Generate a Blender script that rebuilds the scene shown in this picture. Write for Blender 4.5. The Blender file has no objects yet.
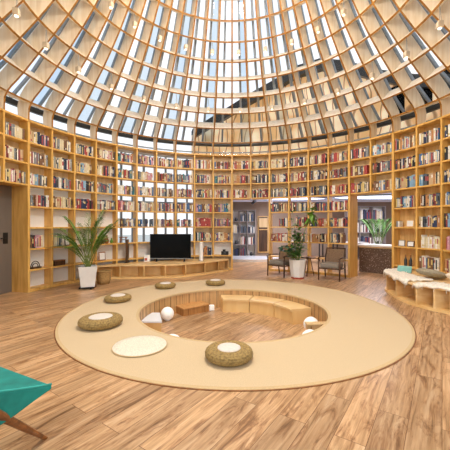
import bpy, math, random
from math import sin, cos, pi, radians as R
from mathutils import Vector, Matrix
random.seed(7)
C = bpy.context.scene.collection
CX, CY, RI = 0.12, 5.1, 4.19          # drum axis and inner radius (m)
PITCH = 0.43                          # shelf pitch
def TH(k):                            # azimuth of post k (deg)
    t = 1.2+7.5*k; return t+1.0*math.sin(math.radians(t))
PC = [0.12, 5.1]
def P(r, th, z):                      # cylindrical (deg) -> world
    return Vector((PC[0] + r*sin(R(th)), PC[1] + r*cos(R(th)), z))
def lin(c): return tuple(((v/12.92) if v <= .04045 else ((v+.055)/1.055)**2.4) for v in c)
def hx(s): return lin(tuple(int(s[i:i+2], 16)/255 for i in (0, 2, 4)))
# ---------------------------------------------------------------- materials
def nodes(name):
    m = bpy.data.materials.new(name); m.use_nodes = True
    nt = m.node_tree; b = nt.nodes['Principled BSDF']
    return m, nt, b
def N(nt, t, **kw):
    n = nt.nodes.new(t)
    for k, v in kw.items():
        if k in n.inputs: n.inputs[k].default_value = v
        else: setattr(n, k, v)
    return n
def ramp(nt, fac, stops):
    r = nt.nodes.new('ShaderNodeValToRGB'); nt.links.new(fac, r.inputs[0])
    e = r.color_ramp.elements
    while len(e) < len(stops): e.new(.5)
    for i, (p, c) in enumerate(stops): e[i].position = p; e[i].color = (*c, 1)
    return r.outputs[0]
def mat(name, col, rough=.5, var=.08, scale=20, metal=0, emit=0, bump=0, stretch=None):
    m, nt, b = nodes(name); c = hx(col)
    tc = N(nt, 'ShaderNodeTexCoord'); mp = N(nt, 'ShaderNodeMapping')
    if stretch: mp.inputs['Scale'].default_value = stretch
    nt.links.new(tc.outputs['Object'], mp.inputs[0])
    ns = N(nt, 'ShaderNodeTexNoise', Scale=scale, Detail=3.0); nt.links.new(mp.outputs[0], ns.inputs['Vector'])
    lo = tuple(v*(1-var*1.6) for v in c); hi = tuple(min(1, v*(1+var)) for v in c)
    col_o = ramp(nt, ns.outputs[0], [(.3, lo), (.7, hi)]); nt.links.new(col_o, b.inputs['Base Color'])
    b.inputs['Roughness'].default_value = rough; b.inputs['Metallic'].default_value = metal
    if emit:
        nt.links.new(col_o, b.inputs['Emission Color']); b.inputs['Emission Strength'].default_value = emit
    if bump:
        bp = N(nt, 'ShaderNodeBump', Strength=bump, Distance=.01); nt.links.new(ns.outputs[0], bp.inputs['Height']); nt.links.new(bp.outputs[0], b.inputs['Normal'])
    return m
def wood(name, c1, c2, rough=.45, stretch=(1, 1, .12), scale=14, bump=.05):
    m, nt, b = nodes(name)
    tc = N(nt, 'ShaderNodeTexCoord'); mp = N(nt, 'ShaderNodeMapping'); mp.inputs['Scale'].default_value = stretch
    nt.links.new(tc.outputs['Object'], mp.inputs[0])
    n1 = N(nt, 'ShaderNodeTexNoise', Scale=scale, Detail=5.0, Distortion=.6); nt.links.new(mp.outputs[0], n1.inputs['Vector'])
    o = ramp(nt, n1.outputs[0], [(.3, hx(c1)), (.62, hx(c2))]); nt.links.new(o, b.inputs['Base Color'])
    b.inputs['Roughness'].default_value = rough
    bp = N(nt, 'ShaderNodeBump', Strength=bump, Distance=.005); nt.links.new(n1.outputs[0], bp.inputs['Height']); nt.links.new(bp.outputs[0], b.inputs['Normal'])
    return m
def glass(name, tint, gloss=.06):
    m, nt, b = nodes(name); nt.nodes.remove(b)
    t = N(nt, 'ShaderNodeBsdfTransparent'); g = N(nt, 'ShaderNodeBsdfGlossy', Roughness=.03); x = N(nt, 'ShaderNodeMixShader')
    ns = N(nt, 'ShaderNodeTexNoise', Scale=.8); c = hx(tint)
    nt.links.new(ramp(nt, ns.outputs[0], [(.3, tuple(v*.95 for v in c)), (.7, c)]), t.inputs[0])
    x.inputs[0].default_value = gloss; nt.links.new(t.outputs[0], x.inputs[1]); nt.links.new(g.outputs[0], x.inputs[2])
    nt.links.new(x.outputs[0], nt.nodes['Material Output'].inputs[0]); return m
def floor_mat():
    m, nt, b = nodes('oak plank floor')
    tc = N(nt, 'ShaderNodeTexCoord'); mp = N(nt, 'ShaderNodeMapping'); mp.inputs['Rotation'].default_value = (0, 0, R(-55.0))
    nt.links.new(tc.outputs['Object'], mp.inputs[0])
    br = N(nt, 'ShaderNodeTexBrick'); br.offset = .37; br.offset_frequency = 2
    for k, v in {'Scale': 1.0, 'Mortar Size': .0022, 'Mortar Smooth': .3, 'Brick Width': 1.25, 'Row Height': .19, 'Bias': 0.0}.items(): br.inputs[k].default_value = v
    br.inputs['Color1'].default_value = (0, 0, 0, 1); br.inputs['Color2'].default_value = (1, 1, 1, 1); br.inputs['Mortar'].default_value = (.5, .5, .5, 1)
    nt.links.new(mp.outputs[0], br.inputs['Vector'])
    # grain, stretched along the plank and shifted per plank
    sh = N(nt, 'ShaderNodeVectorMath', operation='MULTIPLY_ADD'); nt.links.new(br.outputs['Color'], sh.inputs[0]); sh.inputs[1].default_value = (7, 3, 5)
    nt.links.new(mp.outputs[0], sh.inputs[2])
    m2 = N(nt, 'ShaderNodeMapping'); m2.inputs['Scale'].default_value = (.9, 15, 1); nt.links.new(sh.outputs[0], m2.inputs[0])
    n1 = N(nt, 'ShaderNodeTexNoise', Scale=1.8, Detail=8.0, Roughness=.66, Distortion=.5); nt.links.new(m2.outputs[0], n1.inputs['Vector'])
    m3 = N(nt, 'ShaderNodeMapping'); m3.inputs['Scale'].default_value = (1.6, 9, 1); nt.links.new(sh.outputs[0], m3.inputs[0])
    n2 = N(nt, 'ShaderNodeTexNoise', Scale=1.3, Detail=4.0, Roughness=.75, Distortion=1.0); nt.links.new(m3.outputs[0], n2.inputs['Vector'])
    base = ramp(nt, n1.outputs[0], [(.26, hx('7f6040')), (.40, hx('b08c64')), (.56, hx('d0ac82')), (.75, hx('e2c8a4'))])
    knots = ramp(nt, n2.outputs[0], [(.50, (1, 1, 1)), (.58, (.70, .60, .52)), (.66, (.33, .23, .16))])
    mx = N(nt, 'ShaderNodeMix', data_type='RGBA', blend_type='MULTIPLY'); mx.inputs[0].default_value = .8
    nt.links.new(base, mx.inputs[6]); nt.links.new(knots, mx.inputs[7])
    tone = ramp(nt, br.outputs['Color'], [(0, (.74, .70, .68)), (1, (1.08, 1.02, .98))])
    mx2 = N(nt, 'ShaderNodeMix', data_type='RGBA', blend_type='MULTIPLY'); mx2.inputs[0].default_value = 1
    nt.links.new(mx.outputs[2], mx2.inputs[6]); nt.links.new(tone, mx2.inputs[7])
    mx3 = N(nt, 'ShaderNodeMix', data_type='RGBA'); nt.links.new(br.outputs['Fac'], mx3.inputs[0]); nt.links.new(mx2.outputs[2], mx3.inputs[6])
    mx3.inputs[7].default_value = (*hx('6b4626'), 1)
    nt.links.new(mx3.outputs[2], b.inputs['Base Color']); b.inputs['Roughness'].default_value = .33
    bp = N(nt, 'ShaderNodeBump', Strength=.12, Distance=.004); nt.links.new(n1.outputs[0], bp.inputs['Height']); nt.links.new(bp.outputs[0], b.inputs['Normal'])
    return m
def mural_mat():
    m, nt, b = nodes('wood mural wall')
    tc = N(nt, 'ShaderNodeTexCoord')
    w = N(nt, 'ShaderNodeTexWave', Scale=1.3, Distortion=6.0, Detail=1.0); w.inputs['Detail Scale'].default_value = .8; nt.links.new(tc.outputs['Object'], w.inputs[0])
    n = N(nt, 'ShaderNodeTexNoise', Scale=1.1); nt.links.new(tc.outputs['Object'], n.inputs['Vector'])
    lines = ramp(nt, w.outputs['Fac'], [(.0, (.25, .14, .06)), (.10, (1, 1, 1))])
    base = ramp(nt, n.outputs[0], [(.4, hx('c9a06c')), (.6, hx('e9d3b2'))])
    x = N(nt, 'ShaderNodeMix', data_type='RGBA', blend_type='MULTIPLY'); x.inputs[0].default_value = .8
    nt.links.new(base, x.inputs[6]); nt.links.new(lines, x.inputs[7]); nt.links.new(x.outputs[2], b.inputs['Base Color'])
    nt.links.new(x.outputs[2], b.inputs['Emission Color']); b.inputs['Emission Strength'].default_value = .7  # emission stands in for light on the wall; the timber is no source
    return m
def speck_mat():
    m, nt, b = nodes('dark terrazzo')
    tc = N(nt, 'ShaderNodeTexCoord'); v = N(nt, 'ShaderNodeTexVoronoi', Scale=24.0); nt.links.new(tc.outputs['Object'], v.inputs['Vector'])
    nt.links.new(ramp(nt, v.outputs['Distance'], [(.16, hx('a8978c')), (.34, hx('5e4a3e'))]), b.inputs['Base Color']); return m
M = dict(
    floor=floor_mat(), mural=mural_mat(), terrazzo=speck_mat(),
    oak=wood('golden oak veneer', 'cd9a4c', 'e6b968'), oak_in=wood('oak shelf board', 'd0a05c', 'e8c080'),
    birch=wood('pale birch board', 'e6cfac', 'f6e6cd', rough=.55), birch2=wood('pale birch ring board', 'ead8bd', 'faf0e0', rough=.55, stretch=(1, 1, 1)),
    edge=wood('brown plywood edge', '7a4f14', 'a9742c', stretch=(1, 1, 1)), edge2=wood('golden plywood edge', 'b07c34', 'cd9a50', stretch=(1, 1, 1)),
    bench=wood('light oak bench', 'dcae6c', 'f0cf98', rough=.35, stretch=(.3, .3, 1), scale=9), benchf=wood('light oak bench face', 'e2b672', 'eec98a', stretch=(1, 1, .2), scale=4),
    lining=wood('vertical plank lining', 'b08552', 'd4aa74', stretch=(1, 1, .06), scale=22),
    backp=wood('oak back board', 'ccab78', 'e2c698', stretch=(1, 1, .1), scale=8), white=mat('white panel', 'eeedea', .5, .03, 3),
    dark=mat('dark frame metal', '35383a', .4, .1), mull=mat('grey blue mullion', '8f9aa6', .4, .1), darkwood=wood('dark walnut', '2e1f14', '5a3d26'),
    walnut=wood('walnut leg', '6b3f1c', '99612f', stretch=(1, 1, 1), scale=20),
    clear=glass('clear glass', 'ffffff', .006), tint=glass('blue tinted glass', 'd3e2ef', .05),
    rug=mat('sisal rug', 'd4bc96', .95, .10, 160, bump=.5), rugb=mat('rug binding', 'cdb083', .9, .05, 60),
    straw=mat('woven straw', 'a0844f', .85, .28, 45, bump=.4), cush=mat('ivory cushion', 'ddd3c8', .9, .05, 40, bump=.2), mat_=mat('white woven mat', 'e9dfca', .95, .16, 120, bump=.6),
    teal=mat('teal velvet', '0c857c', .75, .18, 9, bump=.1), tealed=mat('teal piping', '35aaa0', .7, .1, 20),
    pot=mat('white ceramic', 'e9e7e2', .4, .04, 5), soil=mat('potting soil', '4a3524', .95, .3, 40), red=mat('terracotta red', 'a84a3a', .6, .1),
    leaf=mat('palm green', '4c7a2c', .5, .35, 8), leaf2=mat('bright leaf green', '6a9a35', .45, .3, 8), leaf3=mat('deep blue green leaf', '3f7058', .45, .3, 8), stem=mat('green stem', '7d9048', .6, .2),
    tv=mat('black screen', '070909', .18, .3, 3), black=mat('black plastic', '15171a', .4, .1), globe=mat('white glowing globe', 'fbf9f4', .3, .01, 4, emit=.12),
    throw=mat('cream fleece', 'f1e9da', 1, .1, 30, bump=.8), grey=mat('grey cushion fabric', '857d72', .9, .1, 40, bump=.2), greyd=mat('olive grey pillow', 'a0967f', .9, .12, 30, bump=.2),
    hallwall=mat('taupe wall', '9a8776', .8, .05, 3), hallceil=mat('self-glowing lilac ceiling', 'c4c0d2', .7, .03, 2, emit=.35), cove=mat('cove light', 'e6e6ff', .5, .01, 3, emit=3.0),  # hall ceiling: lilac tone and emission stand in for cove light on it
    shelfg=mat('grey bookcase', '8d8480', .6, .08, 5), doorg=mat('grey brown door', '6f655c', .55, .07, 4, stretch=(1, 1, .2)), basket=mat('tan wicker', 'b8935c', .9, .3, 70, bump=.5),
    lamp=mat('lit lamp lens', 'fff4e0', .3, .01, 4, emit=1.6), lampb=mat('lamp housing', 'c9b9a0', .5, .08, 9), cord=mat('grey cord', '8f8f8f', .6, .05), ground=mat('pale paving', 'c9cbc8', .9, .06, 2),
    glow=mat('glossy white platform', 'eef2f6', .15, .02, 2), wickr=mat('brown woven cane', '7c6148', .8, .3, 60, bump=.4), page=mat('paper pages', 'efe6d4', .9, .05), silver=mat('silver trim', 'b8b8b8', .3, .05, metal=.7))
M['tv'].node_tree.nodes['Principled BSDF'].inputs['Specular IOR Level'].default_value = .12
# ---------------------------------------------------------------- mesh builder
ORG = {}
class MB:
    def __init__(s): s.v = []; s.f = []; s.m = []
    def add(s, vs, fs, mi=0):
        o = len(s.v); s.v += [Vector(v) for v in vs]; s.f += [tuple(i+o for i in f) for f in fs]; s.m += [mi]*len(fs) if isinstance(mi, int) else list(mi); return s
    def hexa(s, b, t, mi=0):           # bottom quad, top quad (same winding, ccw from above)
        return s.add(list(b)+list(t), [(3, 2, 1, 0), (4, 5, 6, 7), (0, 1, 5, 4), (1, 2, 6, 5), (2, 3, 7, 6), (3, 0, 4, 7)], mi)
    def box(s, c, d, rz=0, mi=0, rx=0, ry=0):
        m = Matrix.Translation(c) @ Matrix.Rotation(rz, 4, 'Z') @ Matrix.Rotation(rx, 4, 'X') @ Matrix.Rotation(ry, 4, 'Y'); x, y, z = (q/2 for q in d)
        q = [(-x, -y), (x, -y), (x, y), (-x, y)]
        return s.hexa([m @ Vector((a, b, -z)) for a, b in q], [m @ Vector((a, b, z)) for a, b in q], mi)
    def tube(s, pts, rad, n=8, mi=0, cap=True, sq=1):
        pts = [Vector(p) for p in pts]; L = len(pts); rr = rad if isinstance(rad, (list, tuple)) else [rad]*L; vs = []; fs = []
        for i, p in enumerate(pts):
            d = (pts[min(i+1, L-1)]-pts[max(i-1, 0)]).normalized(); a = d.cross(Vector((0, 0, 1)))
            if a.length < .05: a = d.cross(Vector((0, 1, 0)))
            a.normalize(); b = d.cross(a)
            for k in range(n): t = 2*pi*(k+.5)/n; vs.append(p + a*cos(t)*rr[i] + b*sin(t)*rr[i]*sq)
        for i in range(L-1):
            for k in range(n): k2 = (k+1) % n; fs.append((i*n+k, i*n+k2, (i+1)*n+k2, (i+1)*n+k))
        if cap: fs += [tuple(reversed(range(n))), tuple((L-1)*n+k for k in range(n))]
        return s.add(vs, fs, mi)
    def lathe(s, prof, c, n=48, mi=0, fn=None, closed=False):    # prof [(r,z)], bottom->top outside
        vs = []; fs = []
        for i, (r, z) in enumerate(prof):
            for k in range(n):
                t = 2*pi*k/n; rr, zz = (r, z) if fn is None else fn(r, z, t, i)
                vs.append((c[0]+rr*cos(t), c[1]+rr*sin(t), c[2]+zz))
        L = len(prof)
        for i in range(L if closed else L-1):
            j = (i+1) % L
            for k in range(n): k2 = (k+1) % n; fs.append((i*n+k, i*n+k2, j*n+k2, j*n+k))
        if not closed:
            if prof[0][0] > 1e-4: fs.append(tuple(reversed(range(n))))
            if prof[-1][0] > 1e-4 and not (L == 2 and prof[0][0] < 1e-4): fs.append(tuple((L-1)*n+k for k in range(n)))
        return s.add(vs, fs, mi)
    def arc(s, r0, r1, a0, a1, z0, z1, n=3, mi=0, cx=None, cy=None):      # arc slab about the drum axis
        vs = []; fs = []
        for i in range(n+1):
            a = a0+(a1-a0)*i/n
            for (r, z) in ((r0, z0), (r1, z0), (r1, z1), (r0, z1)): vs.append(P(r, a, z))
        mm = []
        for i in range(n):
            o = i*4
            for j in range(4): fs.append((o+j, o+4+j, o+4+(j+1) % 4, o+(j+1) % 4))
        fs += [(0, 1, 2, 3), (n*4+3, n*4+2, n*4+1, n*4)]
        return s.add(vs, fs, mi)
    def build(s, name, mats, parent=None, smooth=False, loc=None, bevel=0):
        if parent is not None: org = ORG[parent.name]
        else:
            org = Vector(loc) if loc is not None else (sum(s.v, Vector())/len(s.v))
            if loc is None: org.z = min(v.z for v in s.v)
        me = bpy.data.meshes.new(name); me.from_pydata([v-org for v in s.v], [], s.f)
        for m_ in (mats if isinstance(mats, (list, tuple)) else [mats]): me.materials.append(m_)
        me.polygons.foreach_set('material_index', s.m); me.update()
        import bmesh
        bm = bmesh.new(); bm.from_mesh(me); bmesh.ops.recalc_face_normals(bm, faces=bm.faces); bm.to_mesh(me); bm.free()
        if smooth:
            me.polygons.foreach_set('use_smooth', [True]*len(me.polygons))
        o = bpy.data.objects.new(name, me); C.objects.link(o)
        if parent is not None: o.parent = parent
        else: o.location = org
        ORG[o.name] = org
        if smooth == 'auto': me.polygons.foreach_set('use_smooth', [True]*len(me.polygons)); me.set_sharp_from_angle(angle=R(35))
        if bevel:
            b = o.modifiers.new('bevel', 'BEVEL'); b.width = bevel; b.segments = 2; b.limit_method = 'ANGLE'
        return o
def tag(o, label=None, cat=None, group=None, kind=None):
    if label: o['label'] = label
    if cat: o['category'] = cat
    if group: o['group'] = group
    if kind: o['kind'] = kind
    return o
def thing(name, label, cat, loc, group=None, kind=None):
    o = bpy.data.objects.new(name, None); C.objects.link(o); o.location = loc; o.empty_display_size = .1
    ORG[o.name] = Vector(loc); return tag(o, label, cat, group, kind)
ORD = ['zeroth', 'first', 'second', 'third', 'fourth', 'fifth', 'sixth', 'seventh', 'eighth', 'ninth', 'tenth', 'eleventh', 'twelfth', 'thirteenth', 'fourteenth', 'fifteenth', 'sixteenth']

# ================================================================ SETTING
RP = 1.47; PIT = -.36; PX, PY = .125, 5.0; GY = 5.07
def flat_ring(r0, r1, z, n=96, cx=CX, cy=CY, cx0=PX, cy0=PY):
    m = MB(); vs = []; fs = []
    for k in range(n):
        t = 2*pi*k/n; vs += [(cx0+r0*cos(t), cy0+r0*sin(t), z), (cx+r1*cos(t), cy+r1*sin(t), z)]
    for k in range(n): k2 = (k+1) % n; fs.append((2*k, 2*k+1, 2*k2+1, 2*k2))
    m.add(vs, fs); return m
tag(flat_ring(RP, 11, 0).build('floor', M['floor'], loc=(0, 0, 0)), 'oak plank floor around the sunken seating pit', 'floor', kind='structure')
m = MB(); m.add([(PX+(RP+.03)*cos(2*pi*i/96), PY+(RP+.03)*sin(2*pi*i/96), PIT) for i in range(96)], [tuple(range(96))]); tag(m.build('floor', M['floor'], loc=(0, 0, 0)), 'oak plank floor at the bottom of the round pit', 'floor', kind='structure')
m = MB(); m.lathe([(RP+.001, PIT-.01), (RP+.001, -.004), (RP+.05, -.004), (RP+.05, PIT-.01)], (PX, PY, 0), 96, closed=True)
pl = m.build('trim_1', M['lining'], loc=(0, 0, 0)); tag(pl, 'vertical plank lining of the round seating pit', 'pit lining', kind='structure')
PC[:] = [PX, PY]; m = MB()
for k in range(62):
    t = 360*k/62; m.arc(RP-.0015, RP+.002, t-.12, t+.12, PIT+.001, -.006, 1)
m.build('plank_joint', M['darkwood'], pl); PC[:] = [CX, CY]
tag(flat_ring(11, 40, -.02).build('ground', M['ground'], loc=(0, 0, 0)), 'pale paving outside the building', 'ground', kind='structure')

# dome profile: (inner r, z) of every ring
DOME = [(4.13, 3.79), (3.80, 4.11), (3.50, 4.43), (3.20, 4.75), (2.92, 5.08), (2.66, 5.42), (2.42, 5.78), (2.19, 6.15), (1.97, 6.53), (1.75, 6.92), (1.53, 7.31), (1.31, 7.70), (1.08, 8.08), (.83, 8.42), (.55, 8.70)]
full = [(4.19, 3.42), (4.185, 3.60)] + DOME
# insert a smoother bend
prof = [(4.19, 3.42), (4.19, 3.56), (4.185, 3.68), (4.13, 3.79), (4.05, 3.88), (3.93, 3.985)] + DOME[1:]
depth = [.24, .26, .29, .32, .33, .34] + [.34]*(len(DOME)-1)
def normals(pr):
    out = []
    for i in range(len(pr)):
        a = pr[max(i-1, 0)]; b = pr[min(i+1, len(pr)-1)]; dr, dz = b[0]-a[0], b[1]-a[1]; l = math.hypot(dr, dz); out.append((dz/l, -dr/l))
    return out
nrm = normals(prof)
outer = [(p[0]+n[0]*d, p[1]+n[1]*d) for p, n, d in zip(prof, nrm, depth)]
ceil = thing('ceiling', 'domed birch lattice ceiling of curved ribs and rings', 'ceiling', (CX, CY, 3.44), kind='structure')
for k in range(48):
    th = TH(k); m = MB(); L = len(prof); w = .019; vs = []; fs = []; ms = []
    tx = Vector((cos(R(th)), -sin(R(th)), 0))
    for i in range(L):
        a = P(prof[i][0], th, prof[i][1]); b = P(outer[i][0], th, outer[i][1]); ww = w
        vs += [a-tx*ww, a+tx*ww, b+tx*ww, b-tx*ww]
    for i in range(L-1):
        o = i*4
        for j in range(4): fs.append((o+j, o+4+j, o+4+(j+1) % 4, o+(j+1) % 4)); ms.append(1 if j == 0 else 0)
    fs += [(0, 1, 2, 3), (4*L-1, 4*L-2, 4*L-3, 4*L-4)]; ms += [0, 0]
    m.add(vs, fs, ms); m.build('rib', [M['birch'], M['edge']], ceil)
dn = {}
for i, (r, z) in enumerate(DOME):
    j = prof.index((r, z)); nr, nz = nrm[j]
    if i == 0: nr, nz = .96, .28
    d = depth[j]; t = .017; ur, uz = -nz*t, nr*t     # along-surface direction (up)
    a = (r-ur, z-uz); b = (r+ur, z+uz); c = (r+nr*d+ur, z+nz*d+uz); e = (r+nr*d-ur, z+nz*d-uz)
    m = MB(); n = 96; vs = []; fs = []; ms = []
    for k in range(n):
        th = TH(k/2)
        for q in (a, b, c, e): vs.append(P(q[0], th, q[1]))
    for k in range(n):
        o, o2 = k*4, ((k+1) % n)*4
        for jj in range(4): fs.append((o+jj, o2+jj, o2+(jj+1) % 4, o+(jj+1) % 4)); ms.append(1 if jj == 0 else 0)
    m.add(vs, fs, ms); m.build('ring_board', [M['birch2'], M['edge']], ceil)
# drum head board all round and the top cap
m = MB(); m.lathe([(RI-.012, 3.42), (RI+.28, 3.42), (RI+.28, 3.455), (RI-.012, 3.455)], (CX, CY, 0), 144, closed=True)
tag(m.build('trim_2', M['oak'], loc=(CX, CY, 3.42)), 'oak head board running round the top of the bookcases', 'trim', kind='structure')
# glazed outer shell
win = thing('window_1', 'glazed outer shell of the dome with grey mullions', 'window', (CX, CY, 3.8), kind='structure')
GS = [(4.66, 3.93)] + [(o[0]+nn[0]*.06, o[1]+nn[1]*.06) for o, nn in zip(outer[6:], nrm[6:])]
for typ, mm_ in (('clear', 'clear'), ('tint', 'tint')):
    m = MB()
    for k in range(96):
        if ((k % 4) == 1) != (typ == 'tint'): continue
        t0, t1 = TH(k/2), TH(k/2+.5)
        for i in range(len(GS)-1):
            m.add([P(GS[i][0], t0, GS[i][1]), P(GS[i][0], t1, GS[i][1]), P(GS[i+1][0], t1, GS[i+1][1]), P(GS[i+1][0], t0, GS[i+1][1])], [(0, 1, 2, 3)])
    m.build('pane', M[mm_], win)
gn = normals(GS)
for k in range(96):
    if k % 2 == 0: hw, dd, mt = .016, .05, M['mull']
    else: hw, dd, mt = .028, .09, (M['dark'] if k % 4 == 1 and False else M['mull'])
    th = TH(k/2); tx = Vector((cos(R(th)), -sin(R(th)), 0)); m = MB(); vs = []; fs = []
    for i, (r, z) in enumerate(GS):
        sc = min(1, max(.25, r/3.2)); a = P(r-gn[i][0]*.02, th, z-gn[i][1]*.02); b = P(r+gn[i][0]*dd, th, z+gn[i][1]*dd)
        vs += [a-tx*hw*sc, a+tx*hw*sc, b+tx*hw*sc, b-tx*hw*sc]
    for i in range(len(GS)-1):
        o = i*4
        for j in range(4): fs.append((o+j, o+4+j, o+4+(j+1) % 4, o+(j+1) % 4))
    fs += [(0, 1, 2, 3)]; m.add(vs, fs); m.build('mullion', mt, win)
# clerestory: dark header, glass, bars
cl = thing('window_2', 'low clerestory glazing with dark header above the bookcases', 'window', (CX, CY, 3.4), kind='structure')
m = MB(); m.lathe([(4.62, 3.82), (4.70, 3.82), (4.70, 3.93), (4.62, 3.93)], (CX, CY, 0), 96, closed=True); m.build('header', M['dark'], cl)
m = MB(); m.lathe([(4.60, 3.60), (4.66, 3.60), (4.66, 3.625), (4.60, 3.625)], (CX, CY, 0), 96, closed=True); m.build('rail', M['mull'], cl)
m = MB(); m.lathe([(4.655, 3.40), (4.66, 3.40), (4.66, 3.82), (4.655, 3.82)], (CX, CY, 0), 96, closed=True); m.build('pane', M['clear'], cl)
m = MB()
m.lathe([(4.47, 3.40), (4.72, 3.40), (4.72, 3.425), (4.47, 3.425)], (CX, CY, 0), 96, closed=True); m.build('sill', M['white'], cl)
# tall window wall behind the television bays
tw = thing('window_3', 'tall window wall with slim mullions seen through the bookcase behind the television', 'window', P(4.75, -28, 0), kind='structure')
m = MB(); m.arc(4.74, 4.745, -74, -12, 0, 3.4, 20); m.build('pane', M['clear'], tw)
for a in range(-72, -11, 4):
    m = MB(); m.arc(4.70, 4.78, a-.3, a+.3, 0, 3.4, 1); m.build('mullion', M['mull'], tw)
m = MB(); m.arc(4.70, 4.78, -74, -12, 2.0, 2.05, 20); m.build('rail', M['mull'], tw)

# hall behind the drum
m = MB()
NN = 30
vs = []; fs = []
for i in range(NN+1):
    a = -8+118*i/NN; vs += [P(4.50, a, 2.36), P(11.5, a, 2.36)]
for i in range(NN): fs.append((2*i, 2*i+2, 2*i+3, 2*i+1))
m.add(vs, fs); tag(m.build('ceiling', M['hallceil'], loc=(0, 0, 2.36)), 'low self-glowing lilac ceiling of the hall behind', 'ceiling', kind='structure')
tag(MB().box((4.2, 13.6, 1.2), (11.0, .1, 2.4)).build('wall_back', M['hallwall']), 'taupe wall at the back of the hall', 'wall', kind='structure')
tag(MB().box((-.75, 11.6, 1.2), (.1, 4.0, 2.4)).build('wall_left', M['hallwall']), 'taupe side wall of the hall', 'wall', kind='structure')
tag(MB().box((9.6, 8.6, 1.2), (.1, 10.0, 2.4)).build('wall_right', M['backp']), 'timber side wall of the hall', 'wall', kind='structure')
# neighbouring timber volume seen through the dome
MT = [(-13, 4.4), (-6, 4.85), (0, 5.2), (8, 5.65), (16, 6.0), (24, 6.35), (32, 6.4), (40, 6.1), (50, 5.5), (60, 5.0), (72, 4.5), (86, 4.1)]
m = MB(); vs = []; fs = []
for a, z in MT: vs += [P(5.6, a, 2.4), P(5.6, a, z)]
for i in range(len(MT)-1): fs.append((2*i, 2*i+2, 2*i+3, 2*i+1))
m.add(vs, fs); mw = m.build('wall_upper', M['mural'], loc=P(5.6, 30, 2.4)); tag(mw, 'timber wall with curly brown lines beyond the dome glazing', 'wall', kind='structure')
m = MB(); vs = []; fs = []
for a, z in MT: vs += [P(5.35, a, z-.18), P(5.62, a, z-.18), P(5.62, a, z+.14), P(5.35, a, z+.14)]
for i in range(len(MT)-1):
    o = i*4
    for j in range(4): fs.append((o+j, o+4+j, o+4+(j+1) % 4, o+(j+1) % 4))
m.add(vs, fs); m.build('coping', M['dark'], mw)
for a in (26, 33, 40, 47, 54, 61, 68, 75):      # windows in that wall
    for z0 in (2.95, 4.3):
        if z0 > 3.5 and a < 50: continue
        if z0 > 3.5 and a > 68: continue
        m = MB(); m.arc(5.56, 5.60, a-2.2, a+2.2, z0, z0+.8, 1); f = m.build('upper_window', M['white' if z0 < 3.5 and a < 58 else 'tv'], mw)
        m = MB(); m.arc(5.54, 5.57, a-.2, a+.2, z0, z0+.8, 1); m.build('upper_window_bar', M['dark'], f)

# ================================================================ BOOKCASE BAYS
BD = .24                                # bookcase depth
def bayname(k):
    if k <= -13: return '%s bay left of the grey door' % ORD[-12-k]
    if k in (-12, -11): return '%s bay above the grey door' % ('left' if k == -12 else 'right')
    if k <= -1: return '%s bay right of grey door' % ORD[k+11]
    if k in (0, 1): return '%s bay above the central doorway' % ('left' if k == 0 else 'right')
    if k <= 5: return '%s bay right of central doorway' % ORD[k-1]
    if k in (6, 7): return '%s bay above the right doorway' % ('left' if k == 6 else 'right')
    return '%s bay right of right doorway' % ORD[k-7]
OPEN = (-12, -11, 0, 1, 6, 7)
K0, K1 = -14, 12
bays = {}
for k in range(K0, K1+1):
    a0, a1 = TH(k), TH(k+1); am = (a0+a1)/2; op = k in OPEN; nb = 5 if op else 0
    b = thing('bookcase_bay', ('open oak bookcase ' if 2 <= k <= 5 else 'curved oak bookcase ') + bayname(k), 'bookcase', P(RI+.1, am, nb*PITCH), 'bays of the curved oak bookcase')
    bays[k] = b
    hw = .020/RI*180/pi
    def post(a, zb, deep=BD, w=1.0, nm='post'):
        m = MB(); m.arc(RI, RI+deep, a-hw*w, a+hw*w, zb, 3.42, 1); m.build(nm, M['oak'], b)
    left_jamb = k in (-10, 2, 8)          # post on the right edge of an opening
    if left_jamb: post(a0, 0, .45, 1.3, 'jamb')
    elif k in (-12, 0, 6): pass
    elif k-1 in OPEN and op: post(a0, nb*PITCH)
    else: post(a0, 0)
    if k+1 in (-12, 0, 6): post(a1, 0, .45, 1.3, 'jamb')
    for n in range(nb, 8):
        dp = .45 if (op and n == nb) else BD
        z = n*PITCH
        m = MB(); m.arc(RI+.004, RI+dp, a0+hw, a1-hw, max(z-.016, 0.0) if n else 0, z+.016 if n else .06, 2)
        m.build('plinth' if n == 0 else 'shelf', M['oak'], b)
    # backs
    def back(n0, n1, mt, nm='back_panel', f0=0, f1=1, rr=BD-.012):
        if n1 > n0:
            aa = a0+hw+(a1-a0-2*hw)*f0; ab = a0+hw+(a1-a0-2*hw)*f1
            m = MB(); m.arc(RI+rr, RI+rr+.01, aa, ab, n0*PITCH+.02, n1*PITCH-.02, 2); m.build(nm, mt, b)
    if op: back(5, 8, M['backp'])
    elif -6 <= k <= -3: back(0, 2, M['white'])
    elif k < -6: back(0, 5, M['white']); back(5, 8, M['backp'])
    elif k in (-2, -1): back(0, 1, M['backp']); back(1, 2, M['white']); back(2, 8, M['backp'])
    elif 2 <= k <= 5: back(5, 8, M['backp'])
    else: back(0, 8, M['oak_in'])

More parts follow.
